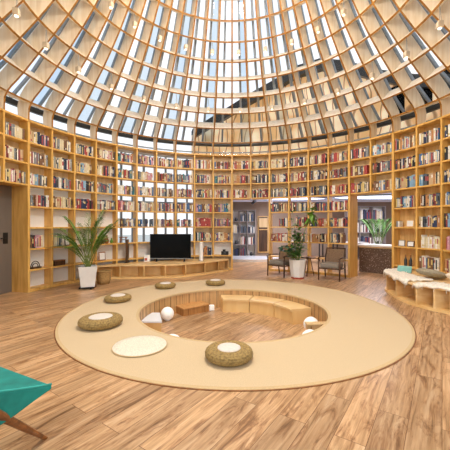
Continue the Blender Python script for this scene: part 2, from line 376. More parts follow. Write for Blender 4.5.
# ---------------------------------------------------------------- books
PAL = {'dark red': '8a3c3e', 'red': 'b04a48', 'pink': 'd4a0ac', 'white': 'e9e5dc', 'cream': 'dccfae', 'navy blue': '2c3a5c', 'blue': '4a74a8', 'sky blue': '86aecb', 'black': '26262a',
       'grey': '8b8f92', 'brown': '7a563c', 'orange': 'c08a58', 'green': '5b8258', 'teal': '3c7f86', 'purple': '77607c', 'beige': 'c9ad86', 'yellow': 'd8c27c', 'slate': '56626e'}
BM = {c: mat(c + ' book cover', h, .55, .1, 30) for c, h in PAL.items()}
names = list(PAL); mats_all = [BM[n] for n in names] + [M['page']]
def palette(k, n):
    if k <= -7: w = ['pink', 'dark red', 'white', 'black', 'cream', 'grey', 'navy blue', 'red', 'beige', 'white', 'slate', 'cream', 'grey', 'white', 'sky blue', 'brown']
    elif k <= -1: w = ['white', 'cream', 'brown', 'navy blue', 'blue', 'grey', 'red', 'pink', 'orange', 'teal', 'slate', 'purple', 'white']
    elif k <= 6: w = ['white', 'cream', 'dark red', 'red', 'brown', 'navy blue', 'grey', 'orange', 'slate', 'beige', 'black']
    else: w = ['white', 'slate', 'navy blue', 'blue', 'sky blue', 'cream', 'brown', 'grey', 'orange', 'beige', 'black', 'dark red', 'white']
    if k == -9 and n == 3+1: w = ['cream', 'beige', 'brown', 'white', 'slate']
    if k in (9, 10) and n == 2: w = ['white', 'pink', 'cream', 'white']
    if k == -2 and n == 2+1: w = ['red', 'dark red', 'pink', 'red']
    return w
def book_shape(m, a, z, w, h, d, r0, lean, mi, pi_, band):
    # a = azimuth of its centre; spine faces the room
    c = P(r0, a, z); tx = Vector((cos(R(a)), -sin(R(a)), 0)); rd = Vector((sin(R(a)), cos(R(a)), 0)); up = (Vector((0, 0, 1)) + tx*lean).normalized(); tx = (tx - up*tx.dot(up)).normalized()
    def pt(x, y, q): return c + tx*x + rd*y + up*q
    hw = w/2
    # cover with a gently rounded spine (three facets) and page block on top
    sec = [(-hw, .006), (-hw*.5, 0), (hw*.5, 0), (hw, .006), (hw, d), (-hw, d)]
    bot = [pt(x, y, 0) for x, y in sec]; top = [pt(x, y, h) for x, y in sec]
    fs = [(5, 4, 3, 2, 1, 0), (6, 7, 8, 9, 10, 11)] + [(i, (i+1) % 6, (i+1) % 6+6, i+6) for i in range(6)]
    m.add(bot+top, fs, [mi, pi_]+[mi]*6)
    z0, z1 = band
    e = .0008
    bs = [(-hw*.8, .002-e), (-hw*.45, -e), (hw*.45, -e), (hw*.8, .002-e)]
    m.add([pt(x, y-.0006, h*z0) for x, y in bs]+[pt(x, y-.0006, h*z1) for x, y in bs], [(i, i+1, i+5, i+4) for i in range(3)], [(pi_+1)]*3)
allbooks = []
def fill(k, n, f0=.03, f1=.97, hm=1.0, gap=.0):
    a0, a1 = TH(k), TH(k+1); hwd = .024/RI*180/pi; a0 += hwd; a1 -= hwd
    wid = R(a1-a0)*(RI+.05); x = wid*f0; cnt = 0; pal = palette(k, n); hb = random.uniform(.235, .265)*hm
    run = random.choice(pal)
    while True:
        w = random.uniform(.021, .044)
        if x+w > wid*f1: break
        if random.random() < gap: x += w; continue
        if random.random() < .7: run = random.choice(pal)
        a = a0+(x+w/2)/(RI+.05)*180/pi; h = hb*random.uniform(.86, 1.04)
        allbooks.append(dict(k=k, n=n, i=cnt+1, a=a, z=n*PITCH+(.0165 if n else .0605), w=w-.002, h=h, d=random.uniform(.13, .16), r=RI+.02+random.uniform(0, .02), lean=0, c=run, band=random.choice([(.6, .85), (.15, .3), (.4, .8), (.7, .725), (.1, .9)]), bc=random.choice(['white', 'cream', 'black', 'yellow', 'red']) ))
        x += w; cnt += 1
for k in range(K0, K1+1):
    for n in (5, 6, 7): fill(k, n, f1=random.choice([.97, .97, .9]))
    if k in OPEN: continue
    if k <= -7: fill(k, 4, f1=.97) if k > -13 else None
    if k in (-10,): fill(k, 2, .05, .725)
    if k == -9: fill(k, 2, .08, .5)
    if -6 <= k <= -1: fill(k, 4)
    if -6 <= k <= -3: fill(k, 3, .05, .95, .9, .12 if k != -5 else .5)
    if k in (-2, -1): fill(k, 3); fill(k, 2, .05, .97)
    if k == -2: fill(k, 1, .3, .97, 1)
    if k in (2, 3, 4, 5): fill(k, 4, .03, .97)
    if k == 2: fill(k, 3, .5, .97); fill(k, 2, .05, .95)
    if k == 3: fill(k, 3, .35, .97); fill(k, 2, .4, .9)
    if k == 4: fill(k, 3, .05, .95, .9); fill(k, 2, .05, .95)
    if k == 5: fill(k, 3, .05, .97); fill(k, 2, .05, .8)
    if k >= 8: fill(k, 4, .05, .97)
    if k >= 9: fill(k, 3); fill(k, 2, .12, .97, 1.05); fill(k, 1, .05, .9)
    if k == 8: fill(k, 3, .06, .25, .6)
BAYW = {}
def vis(b):
    p = P(b['r'], b['a'], b['z']+.12); x = 225+310*p.x/p.y; y = 225-310*(p.z-1.35)/p.y
    return (1/p.y) if (3 < x < 447 and y > 3) else 0
ranked = sorted(allbooks, key=lambda b: -vis(b)*(1+.0*b['w']))
solo = ranked[:300]; rest = ranked[300:]
solo_ids = set(id(b) for b in solo)
shelfname = {7: 'top shelf', 6: 'second shelf down', 5: 'third shelf down', 4: 'fourth shelf down', 3: 'fifth shelf down', 2: 'sixth shelf down', 1: 'seventh shelf down'}
for b in solo:
    m = MB(); book_shape(m, b['a'], b['z'], b['w'], b['h'], b['d'], b['r'], b['lean'], 0, 1, b['band'])
    nm = bayname(b['k'])
    o = m.build('book', [BM[b['c']], M['page'], BM[b['bc']]], loc=P(b['r'], b['a'], b['z']))
    tag(o, '%s book, %s from left, %s, %s' % (b['c'], ORD[b['i']], shelfname[b['n']], nm), 'book', 'books on the ' + shelfname[b['n']])
m = MB()
for b in rest:
    m2 = MB(); book_shape(m2, b['a'], b['z'], b['w'], b['h'], b['d'], b['r'], b['lean'], names.index(b['c']), 100, b['band'])
    m.add(m2.v, m2.f, [names.index(b['bc']) if q == 101 else (len(names) if q == 100 else q) for q in m2.m])
tag(m.build('books', mats_all, loc=P(RI, 0, 0)), 'rows of small distant mixed-colour books filling the farther bays of the curved bookcase', 'books', kind='stuff')

# ================================================================ LEFT DOOR
a0, a1 = TH(-12), TH(-10)
dr = thing('door_1', 'grey brown door set back in the left oak doorway', 'door', P(4.62, (a0+a1)/2, 0), kind='structure')
m = MB(); m.arc(4.60, 4.64, a0, a1, 0, 2.14, 1); m.build('door_leaf', M['doorg'], dr)
m = MB(); m.arc(4.575, 4.60, a1-3.2, a1-1.6, .98, 1.2, 1); h = m.build('handle_plate', M['black'], dr)
m = MB(); m.tube([P(4.57, a1-2.2, 1.09), P(4.53, a1-2.2, 1.09), P(4.53, a1-4.0, 1.09)], .011); m.build('handle', M['black'], h)

# ================================================================ RUG
rg = thing('round_rug', 'large tan ring-shaped rug encircling the sunken pit', 'rug', (CX, GY, 0))
def rug_ring(prof):                 # each profile point: (centre_y, r, z), inner profile keeps to the pit, outer to the rug
    m = MB(); n = 128; vs = []; fs = []; L = len(prof)
    for k in range(n):
        t = 2*pi*k/n
        for (cy, r, z) in prof: vs.append((PX+r*cos(t), cy+r*sin(t), z+.001))
    for k in range(n):
        o, o2 = k*L, ((k+1) % n)*L
        for j in range(L): fs.append((o+j, o2+j, o2+(j+1) % L, o+(j+1) % L))
    return m.add(vs, fs)
rug_ring([(PY, RP+.03, 0), (GY, 2.515, 0), (GY, 2.515, .012), (PY, RP+.03, .012)]).build('pile', M['rug'], rg)
rug_ring([(GY, 2.515, 0), (GY, 2.548, 0), (GY, 2.548, .008), (GY, 2.540, .014), (GY, 2.515, .014)]).build('border', M['rugb'], rg, smooth='auto')
rug_ring([(GY, 2.548, 0), (GY, 2.560, 0), (GY, 2.560, .005), (GY, 2.548, .005)]).build('dark_edge_line', M['walnut'], rg)  # thin dark ring around the foot of the rug border
rug_ring([(PY, RP-.012, -.02), (PY, RP+.03, 0), (PY, RP+.03, .014), (PY, RP-.005, .014), (PY, RP-.014, .007)]).build('inner_border', M['rugb'], rg, smooth='auto')

# ================================================================ PIT BENCHES
PC[:] = [PX, PY]
for i, (b0, b1, nm) in enumerate([(-9, 18.5, 'leftmost'), (18.8, 46.5, 'middle'), (46.8, 73, 'rightmost')]):
    t = thing('curved_bench', '%s of the three curved light oak bench modules inside the pit' % nm, 'bench', P(1.28, (b0+b1)/2, PIT), 'curved oak bench modules in the pit')
    m = MB(); m.arc(1.05, RP-.02, b0+.35, b1-.35, PIT+.225, PIT+.26, 12); m.build('seat_board', M['bench'], t)
    m = MB(); m.arc(1.08, 1.10, b0+.35, b1-.35, PIT, PIT+.225, 12); m.build('front_panel', M['benchf'], t)
    m = MB(); m.arc(1.10, RP-.02, b0+.1, b0+1.2, PIT, PIT+.225, 1); m.build('end_panel', M['benchf'], t)
    m = MB(); m.arc(1.10, RP-.02, b1-1.2, b1-.1, PIT, PIT+.225, 1); m.build('end_panel', M['benchf'], t)
PC[:] = [CX, CY]
def low_box(c, d, rz, label, mt, mt2, name='wooden_step'):
    t = thing(name, label, 'step', (c[0], c[1], PIT))
    MB().box((c[0], c[1], PIT+d[2]-.0125), (d[0], d[1], .025), rz).build('lid', mt, t, bevel=.004)
    MB().box((c[0], c[1], PIT+(d[2]-.03)/2), (d[0]-.02, d[1]-.02, d[2]-.03), rz).build('body', mt2, t, bevel=.003)
    dx = Vector((cos(rz), sin(rz), 0)); dy = Vector((-sin(rz), cos(rz), 0)); m = MB()
    for sx in (-.32, .32): m.box(Vector((c[0], c[1], PIT+(d[2]-.03)/2)) + dx*sx*d[0] - dy*(d[1]/2-.008), (.012, .006, d[2]-.035), rz)
    m.build('side_batten', M['walnut'], t)
low_box((-.68, 6.14), (.60, .46, .15), R(38), 'low brown wooden box step on the pit floor beside the round globe', wood('box lid oak', 'b98248', 'd09a5e'), wood('box side oak', '9a6a36', 'b9844c'))
low_box((1.40, 4.72), (.34, .14, .22), R(2), 'small brown wooden box step near the right rim of the pit', M['backp'], M['backp'])
t = thing('pit_step', 'glossy step with painted-on pale sheen built against the left side of the pit', 'step', (-1.1, 5.2, PIT))
def seg_poly(z0, z1, xe, y0, y1):
    mm = MB(); pts = []
    n = 12
    for i in range(n+1):
        y = y0+(y1-y0)*i/n; x = PX-math.sqrt((RP-.012)**2-(y-PY)**2); pts.append((x, y))
    poly = pts+[(xe-.14, y1), (xe, y0)]; k = len(poly)
    mm.add([(x, y, z0) for x, y in poly]+[(x, y, z1) for x, y in poly], [tuple(reversed(range(k))), tuple(range(k, 2*k))]+[(i, (i+1) % k, (i+1) % k+k, i+k) for i in range(k)]); return mm
seg_poly(PIT+.155, PIT+.18, -1.0, 4.92, 5.42).build('tread', M['glow'], t)  # white tread colour stands in for the reflection on glossy wood
seg_poly(PIT, PIT+.155, -1.015, 4.94, 5.40).build('riser', M['benchf'], t)
# globes and cube
for (x, y, r, lb) in [(-1.035, 5.57, .117, 'white glowing globe lamp standing between pale step and brown box'), (-.70, 4.13, .125, 'white globe lamp half hidden behind the near left pit rim'),
                      (1.19, 4.32, .125, 'white globe lamp half hidden behind the near right pit rim'), (1.375, 4.95, .12, 'white globe lamp behind the small box step at the right of the pit')]:
    t = thing('globe_lamp', lb, 'lamp', (x, y, PIT), 'white globe lamps in the pit')
    m = MB(); m.lathe([(r*.38, 0), (r*.42, .012), (r*.40, .016)], (x, y, PIT), 24); m.build('base', M['white'], t)
    m = MB(); m.lathe([(r*sin(pi*j/20) if 0 < j < 20 else 0, r-r*cos(pi*j/20)) for j in range(21)], (x, y, PIT+.002), 40); m.build('globe', M['globe'], t, smooth=True)
t = thing('cube_lamp', 'small white cube beside the end of the curved pit bench', 'lamp', (-.27, 6.22, PIT)); 
MB().box((-.27, 6.22, PIT+.055), (.10, .10, .10), .2).build('shade', M['globe'], t, bevel=.008); MB().box((-.27, 6.22, PIT+.004), (.08, .08, .008), .2).build('base', M['black'], t)

# ================================================================ POUFS
def pouf(x, y, r, h, label, pad=.58):
    t = thing('woven_pouf', label, 'pouf', (x, y, .015), 'woven straw poufs on the rug')
    pr = []; n = 34
    for j in range(n+1):                       # coiled straw ring: squashed torus section
        a = -pi/2 + (pi*1.42)*j/n; pr.append((a))
    L = []
    for a in pr:
        bump = 1+.07*sin(a*15); L.append((r*.66+r*.34*cos(a)*bump, h*.5+h*.5*sin(a)*bump))
    L = [(0.001, .002)]+[(max(q[0], .001), max(q[1], 0.002)) for q in L]
    rin = r*pad; L = [q for q in L]+[(rin*.9, h*.80), (0.0, h*.80)]
    def fn(rr, zz, th, i): f = 1+.022*sin(th*44+(i//2 % 2)*pi) if 2 < i < n else 1; return rr*f, zz
    m = MB(); m.lathe(L, (x, y, .016), 132, fn=fn); m.build('woven_body', M['straw'], t, smooth=True)
    m = MB(); q = r*(pad-.02)
    m.lathe([(q*.92, 0), (q, .010), (q*.97, .022), (q*.8, .030), (q*.3, .034), (0, .034)], (x, y, .016+h*.80), 40); m.build('cushion_pad', M['cush'], t, smooth=True)
pouf(.04, 3.10, .235, .115, 'woven straw pouf at the near rim of the pit', .52)
pouf(-1.655, 4.13, .275, .12, 'largest-looking woven straw pouf on the left of the rug beside the flat white mat')
pouf(-1.885, 5.46, .225, .10, 'woven straw pouf on the rug below the white palm pot')
pouf(-1.27, 6.60, .215, .10, 'woven straw pouf on the far left of the rug below the television')
pouf(-.215, 6.96, .215, .10, 'woven straw pouf behind the pit, nearest the right end of television bench')
m = MB(); m.lathe([(.001, 0), (.285, 0), (.292, .008), (.285, .018), (.2, .021), (0, .022)], (-.935, 3.41, .016), 64)
t = thing('floor_cushion', 'flat round white woven cushion mat on the near left of the rug', 'cushion', (-.935, 3.41, .015)); m.build('pad', M['mat_'], t, smooth=True)
m = MB(); m.tube([(-.935+.289*cos(2*pi*i/64), 3.41+.289*sin(2*pi*i/64), .024) for i in range(65)], .007, 6, cap=False); m.build('piping', M['rugb'], t, smooth=True)

# ================================================================ TV BENCH
front = [(-3.35, 7.30), (-2.95, 7.66), (-2.55, 7.75), (-1.9, 7.80), (-1.28, 7.90), (-.9, 8.12), (-.54, 8.42), (-.2, 8.76), (.10, 9.08)]
def interp(pts, t):
    f = t*(len(pts)-1); i = min(int(f), len(pts)-2); u = f-i
    p = [Vector((*pts[max(0, min(len(pts)-1, j))], 0)) for j in (i-1, i, i+1, i+2)]
    return .5*((2*p[1])+(p[2]-p[0])*u+(2*p[0]-5*p[1]+4*p[2]-p[3])*u*u+(-p[0]+3*p[1]-3*p[2]+p[3])*u**3)
FP = [interp(front, i/60) for i in range(61)]
def wallpt(p, r=RI-.006):
    d = Vector((p.x-CX, p.y-CY, 0)); return Vector((CX, CY, 0))+d.normalized()*r
def toward(p, dist):
    w = wallpt(p); d = (w-p); L = d.length
    return p if L < 1e-4 else p+d.normalized()*min(dist, L)
def strip(A, B, z0, z1):
    m = MB(); n = len(A); vs = []; fs = []
    for a, b in zip(A, B): vs += [(a.x, a.y, z0), (b.x, b.y, z0), (b.x, b.y, z1), (a.x, a.y, z1)]
    for i in range(n-1):
        for j in range(4): fs.append((i*4+j, i*4+4+j, i*4+4+(j+1) % 4, i*4+(j+1) % 4))
    fs += [(0, 1, 2, 3), (4*n-1, 4*n-2, 4*n-3, 4*n-4)]; m.add(vs, fs); return m
tb = thing('television_bench', 'long curved oak bench with open compartments under the television', 'bench', (-1.6, 8.1, 0))
BK = [wallpt(p) for p in FP]
strip(FP, BK, .315, .35).build('top_board', M['bench'], tb)
strip([toward(p, .0) for p in FP], BK, 0, .04).build('base_board', M['benchf'], tb)
strip([toward(p, .34) for p in FP], [toward(p, .36) for p in FP], .04, .315).build('back_board', M['benchf'], tb)
for px in (99, 120, 143, 165, 186.5, 204.7, 218, 228):
    k = min(range(61), key=lambda i: abs(225+310*FP[i].x/FP[i].y-px)); p = FP[k]; q = toward(p, .34)
    d = FP[min(k+1, 60)]-FP[max(k-1, 0)]; d.normalize()
    if (q-p).length < .02: continue
    m = MB(); w = .014; m.hexa([(v.x, v.y, .04) for v in (p-d*w, p+d*w, q+d*w, q-d*w)], [(v.x, v.y, .315) for v in (p-d*w, p+d*w, q+d*w, q-d*w)]); m.build('divider', M['oak_in'], tb)
# television
tx0, tx1, ty = -2.06, -.935, 8.52
t = thing('television', 'large black flat screen television on the curved oak bench', 'television', ((tx0+tx1)/2, ty, .35))
xm = (tx0+tx1)/2; W = tx1-tx0; rz = R(0)
MB().box((xm, ty, .765), (W, .035, .68)).build('casing', M['black'], t, bevel=.006)
MB().box((xm, ty-.0185, .773), (W-.03, .003, .64)).build('screen', M['tv'], t)
MB().box((xm, ty-.02, .430), (W, .006, .012)).build('bottom_trim', M['silver'], t)
for s in (-.38, .38):
    m = MB(); m.box((xm+s, ty, .355), (.03, .2, .01)); m.box((xm+s, ty, .395), (.03, .025, .09)); m.build('foot', M['black'], t)
# things on the bench
def simple(name, label, cat, mb, mt, **kw): return tag(mb.build(name, mt, **kw), label, cat)
t = thing('speaker_column', 'slim white column speaker on the bench right of the television', 'speaker', (-.66, 8.60, .35))
m = MB(); m.lathe([(.055, 0), (.055, .50), (.045, .51), (0, .51)], (-.66, 8.60, .365), 24); m.build('body', M['white'], t, smooth='auto'); m = MB(); m.lathe([(.07, 0), (.07, .015)], (-.66, 8.60, .35), 24); m.build('base', M['grey'], t)
t = thing('tall_board', 'tall narrow dark wooden board standing on the bench left of the television', 'board', (-2.60, 8.25, .35))
MB().box((-2.60, 8.25, .665), (.035, .26, .60), .1).build('panel', M['darkwood'], t); MB().box((-2.60, 8.25, .358), (.10, .26, .016), .1).build('foot', M['darkwood'], t)
t = thing('framed_card', 'small white card with a red picture on the bench left of the television', 'card', (-2.14, 8.50, .35))
MB().box((-2.14, 8.50, .44), (.16, .012, .18), .2, rx=-.12).build('card', M['white'], t); MB().box((-2.165, 8.486, .41), (.07, .008, .07), .2, rx=-.12).build('picture', M['red'], t)

# ================================================================ SHELF OBJECTS
def sh(k, f, n, r=.10): return P(RI+r, TH(k+f), n*PITCH+.0165)
p = sh(-10, .42, 1); t = thing('arch_ornament', 'dark openwork arch ornament on a low shelf of the first bay right of the door', 'ornament', p)
m = MB(); tx = Vector((cos(R(-70)), -sin(R(-70)), 0))
for rr in (.10, .065): m.tube([p+tx*rr*cos(pi*i/16)+Vector((0, 0, .03+rr*1.2*sin(pi*i/16))) for i in range(17)], .009, 8)
m.build('arch', M['dark'], t, smooth=True); MB().box(p+Vector((0, 0, .015)), (.07, .24, .03), R(-20)).build('base', M['darkwood'], t)
p = sh(-9, .4, 1); t = thing('wooden_box', 'brown lidded wooden box on a low shelf of the second bay right of the door', 'box', p)
MB().box(p+Vector((0, 0, .05)), (.12, .26, .10), R(-27)).build('body', M['darkwood'], t, bevel=.004); MB().box(p+Vector((0, 0, .11)), (.125, .265, .02), R(-27)).build('lid', M['walnut'], t, bevel=.004)
def frame(p, az, w, h, label, fm='dark', name='picture_frame'):
    t = thing(name, label, 'picture frame', p); rz = -R(az)
    MB().box(p+Vector((0, 0, h/2+.003)), (w, .015, h), rz, rx=-.1).build('frame', M[fm], t)
    o = Vector((-sin(R(az)), -cos(R(az)), 0))*.009; MB().box(p+Vector((0, 0, h/2+.002))+o, (w*.78, .004, h*.78), rz, rx=-.1).build('picture', M['white'], t)
frame(sh(-9, .72, 2, .06), -68, .12, .19, 'dark framed white picture in the second bay right of the grey door', 'dark')
frame(sh(-7, .35, 1, .08), -45, .17, .22, 'white picture frame with brown edge on a low shelf behind the palm', 'walnut')
def vase(p, s, label, mt, name='vase'):
    t = thing(name, label, 'vase', p); m = MB()
    m.lathe([(.03*s, 0), (.05*s, .03*s), (.055*s, .08*s), (.03*s, .13*s), (.02*s, .17*s), (.026*s, .19*s), (.018*s, .185*s)], p, 20); m.build('body', mt, t, smooth=True)
    m = MB(); m.lathe([(.024*s, .183*s), (.03*s, .192*s), (.024*s, .198*s)], p, 20); m.build('rim', mt, t, smooth=True)
for i, (f, s, mt) in enumerate([(.2, .95, 'walnut'), (.36, 1.2, 'darkwood'), (.55, 1.05, 'walnut')]):
    vase(sh(-7, f, 2, .06), s, '%s brown bottle from the left on a middle shelf behind the palm' % ORD[i+1], M[mt], 'bottle_vase')
vase(sh(-7, .8, 2, .08), .7, 'small green vase right of the brown bottles behind the palm', M['leaf2'])
m = MB(); p = sh(-6, .35, 2, .06)
t = thing('wooden_stool_model', 'small wooden stool shaped ornament on the shelf above the tall dark board', 'ornament', p)
MB().box(p+Vector((0, 0, .15)), (.20, .10, .02), R(40)).build('top', M['walnut'], t); MB().box(p+Vector((0, 0, .08)), (.17, .03, .015), R(40)).build('rail', M['walnut'], t)
for sx in (-1, 1):
    for sy in (-1, 1):
        q = Vector((sx*.08, sy*.035, 0)); q.rotate(Matrix.Rotation(R(40), 3, 'Z')); m = MB(); m.tube([p+q, p+q*.9+Vector((0, 0, .14))], .01); m.build('leg', M['walnut'], t)
p = sh(-1, .62, 1, .06); t = thing('black_camera', 'black camera shaped object on the low shelf just left of central doorway', 'camera', p)
MB().box(p+Vector((0, 0, .06)), (.22, .10, .11), 0).build('body', M['black'], t, bevel=.01); MB().box(p+Vector((-.02, 0, .14)), (.09, .08, .06), 0).build('viewfinder', M['black'], t, bevel=.01)
m = MB(); m.tube([p+Vector((0, -.05, .06)), p+Vector((0, -.10, .06))], .035, 16); m.build('lens', M['dark'], t)
# red pot and white books etc right of central doorway
p = sh(4, .55, 3, .08); vase(p+Vector((0, -.03, 0)), 1.1, 'round red vase in the third bay right of the central doorway', M['red'])
# right bays
frame(sh(8, .68, 3, .05), 65, .17, .15, 'pale framed picture upright on the fifth shelf down beside the right doorway', 'bench')
frame(sh(8, .34, 2, .04), 64, .15, .13, 'left of two small photo frames in the first bay above the curved bench', 'silver')
frame(sh(8, .72, 2, .04), 66, .16, .12, 'right of two small photo frames in the first bay above the curved bench', 'darkwood')
for i, f in enumerate((.45, .66)):
    p = sh(8, f, 1, .08); t = thing('dark_bottle', '%s dark bottle standing behind the teal book above the curved bench' % ('left' if i == 0 else 'right'), 'bottle', p)
    m = MB(); m.lathe([(.03, 0), (.032, .13), (.012, .18), (.012, .23), (0, .235)], p, 16); m.build('body', M['dark'], t, smooth='auto'); m = MB(); m.lathe([(.014, .2), (.014, .245)], p, 12); m.build('cap', M['walnut'], t)

# ================================================================ RIGHT BENCH
rf = [(3.52, 6.72), (3.32, 6.45), (3.22, 6.13), (3.12, 5.6), (3.16, 5.12), (3.36, 4.70), (3.62, 4.35), (3.98, 4.0)]
RPn = [interp(rf, i/56) for i in range(57)]
rb = thing('window_bench', 'curved light oak storage bench along the bookcase at the right', 'bench', (3.6, 5.3, 0))
BK2 = [wallpt(p) for p in RPn]
strip(RPn, BK2, .345, .38).build('top_board', M['bench'], rb)
strip(RPn, BK2, 0, .04).build('base_board', M['benchf'], rb)
strip([toward(p, .36) for p in RPn], [toward(p, .38) for p in RPn], .04, .345).build('back_board', M['benchf'], rb)
for px in (386.5, 395.3, 417.6, 433, 452, 480):
    k = min(range(57), key=lambda i: abs(225+310*RPn[i].x/RPn[i].y-px) if i > 8 else 1e9 if px > 390 else abs(225+310*RPn[i].x/RPn[i].y-px)); p = RPn[k]; q = toward(p, .36)
    d = RPn[min(k+1, 56)]-RPn[max(k-1, 0)]; d.normalize(); w = .015
    m = MB(); m.hexa([(v.x, v.y, .04) for v in (p-d*w, p+d*w, q+d*w, q-d*w)], [(v.x, v.y, .345) for v in (p-d*w, p+d*w, q+d*w, q-d*w)]); m.build('divider', M['bench'], rb)
# throws: draped sheets following the bench edge
def throw(i0, i1, wd, label, drop):
    t = thing('fleece_throw', label, 'throw', (RPn[(i0+i1)//2].x, RPn[(i0+i1)//2].y, .38)); m = MB(); nu, nv = 26, 14; vs = []; fs = []
    rnd = random.Random(i0)
    for u in range(nu+1):
        f = i0+(i1-i0)*u/nu; i = min(int(f), 55); p = RPn[i].lerp(RPn[i+1], f-i); w = wallpt(p); d = (w-p).normalized()
        wv = 1+.1*sin(u*1.3+i0)
        dr = drop*(1.0+.5*sin(u*.9+i0))*(1 if u < nu*.25 or u > nu*.7 else .5)
        for v in range(nv+1):
            s = v/nv*(wd*wv+dr)-dr
            if s < 0: q = p-d*.012; z = .392+s
            else: q = p+d*s; z = .392+.010*sin(u*1.1+v*1.7)+.008*sin(v*2.3)+rnd.uniform(0, .006)
            vs.append((q.x, q.y, z))
    for u in range(nu):
        for v in range(nv): a = u*(nv+1)+v; fs.append((a, a+1, a+nv+2, a+nv+1))
    m.add(vs, fs); o = m.build('fleece', M['throw'], t, smooth=True); sd = o.modifiers.new('thick', 'SOLIDIFY'); sd.thickness = .016; sd.offset = 1
    m = MB(); 
    for u in range(0, nu+1, 5): 
        q = Vector(vs[u*(nv+1)]); m.tube([q, q+Vector((-.008, 0, -.03)), q+Vector((0, 0, -.055))], [.007, .005, .002], 6)
    m.build('fringe', M['throw'], t)
throw(4, 29, .45, 'cream fleece throw draped over the left end of the right bench', .05)
throw(31, 47, .42, 'cream fleece throw draped over the bench beneath the cream pillow', .06)
def pillow(c, L, W, H, rz, rx, label, mt, name='pillow'):
    t = thing(name, label, 'pillow', (c[0], c[1], c[2])); mx = Matrix.Translation(c) @ Matrix.Rotation(rz, 4, 'Z') @ Matrix.Rotation(rx, 4, 'X'); m = MB(); n = 14; vs = []; fs = []
    for s in (1, -1):
        for i in range(n+1):
            for j in range(n+1):
                u, v = i/n*2-1, j/n*2-1; e = max(0, (1-u**4)*(1-v**4))**.5; pin = 1-.10*(u*u*v*v)
                vs.append(mx @ Vector((u*L/2*pin*(1-.05*(1-abs(v))), v*W/2*pin, s*H/2*e+H/2)))
    o2 = (n+1)**2
    for i in range(n):
        for j in range(n): a = i*(n+1)+j; fs += [(a, a+n+1, a+n+2, a+1), (o2+a, o2+a+1, o2+a+n+2, o2+a+n+1)]
    m.add(vs, fs); m.build('cover', mt, t, smooth=True)
    m = MB(); loop = [mx @ Vector((x*L/2*.9, y*W/2*.9, H/2)) for x, y in ((-1, -1), (1, -1), (1, 1), (-1, 1), (-1, -1))]; 
    rim = []
    for a, b in zip(loop, loop[1:]):
        rim += [a.lerp(b, q/4) for q in range(4)]
    rim.append(loop[-1]); m.tube(rim, .005, 6, cap=False); m.build('seam', mt, t)
pillow((3.72, 5.60, .415), .46, .34, .13, R(-78), R(-14), 'olive grey pillow lying on the throw on the right bench', M['greyd'])
pillow((3.86, 5.02, .41), .46, .36, .14, R(-88), R(-12), 'cream pillow at the right edge of the photo on the bench', M['throw'])
t = thing('teal_book', 'teal hardback book leaning on the bench below the bookcase', 'book', (3.62, 6.22, .385))
MB().box((3.62, 6.25, .46), (.26, .022, .13), R(-50), rx=-.35).build('cover', mat('pale teal', '7fb8ae', .6), t); MB().box((3.624, 6.254, .462), (.25, .014, .132), R(-50), rx=-.35).build('pages', M['page'], t)

# ================================================================ PLANTS
def frond(base, az, L, lift, droop, nleaf, lw, ll, mb, seed):
    rnd = random.Random(seed); pts = []; d = Vector((sin(az), cos(az), 0)); N_ = 16
    for i in range(N_+1):
        u = i/N_; pts.append(Vector(base)+d*(L*cos(lift)*u+L*.25*droop*u*u)+Vector((0, 0, L*sin(lift)*u-L*droop*u**2.4)))
    mb.tube(pts, [.009*(1-.75*i/N_) for i in range(N_+1)], 5, mi=1)
    side = d.cross(Vector((0, 0, 1))).normalized()
    for i in range(nleaf):
        u = .32+.66*i/nleaf; f = u*N_; k = min(int(f), N_-1); p = pts[k].lerp(pts[k+1], f-k); tan = (pts[k+1]-pts[k]).normalized()
        l = ll*(sin(pi*(.12+.8*(u-.3)/.7))**.6)*rnd.uniform(.85, 1.1)
        for s in (-1, 1):
            dr = (tan*.85+side*s*.75+Vector((0, 0, .12+rnd.uniform(-.1, .1)))).normalized(); w = dr.cross(Vector((0, 0, 1))).normalized()*lw
            a = p; b = p+dr*l*.5+Vector((0, 0, -l*.03)); c = p+dr*l+Vector((0, 0, -l*.28))
            mb.add([a-w*.3, a+w*.3, b+w, b-w, c], [(0, 1, 2, 3), (3, 2, 4)], 0)
def square_pot(t, x, y, z0, w0, w1, h, rz, casters=True):
    m = MB(); prof_ = [(w0/2, 0), (w1/2, h), (w1/2-.03, h), (w1/2-.035, h-.06)]; vs = []; fs = []
    for (r, z) in prof_:
        for k in range(4): a = rz+pi/4+k*pi/2; vs.append((x+r*1.414*cos(a), y+r*1.414*sin(a), z0+z))
    for i in range(3):
        for k in range(4): fs.append((i*4+k, i*4+(k+1) % 4, i*4+4+(k+1) % 4, i*4+4+k))
    fs += [(3, 2, 1, 0)]; m.add(vs, fs); m.build('pot', M['pot'], t, bevel=.008)
    m = MB(); r = w1/2-.03; m.add([(x+r*1.414*cos(rz+pi/4+k*pi/2), y+r*1.414*sin(rz+pi/4+k*pi/2), z0+h-.05) for k in range(4)], [(0, 1, 2, 3)]); m.build('soil', M['soil'], t)
x, y = -2.93, 6.62
t = thing('potted_palm', 'tall potted palm in a white square tapered pot beside the left bookcase', 'plant', (x, y, 0))
square_pot(t, x, y, .045, .27, .365, .43, R(24))
MB().box((x, y, .035), (.30, .30, .02), R(12)).build('caster_tray', M['black'], t)
for sx in (-1, 1):
    for sy in (-1, 1): m = MB(); m.tube([(x+sx*.12-.012, y+sy*.12, .017), (x+sx*.12+.012, y+sy*.12, .017)], .016, 12); m.build('caster', M['black'], t)
rnd = random.Random(3)
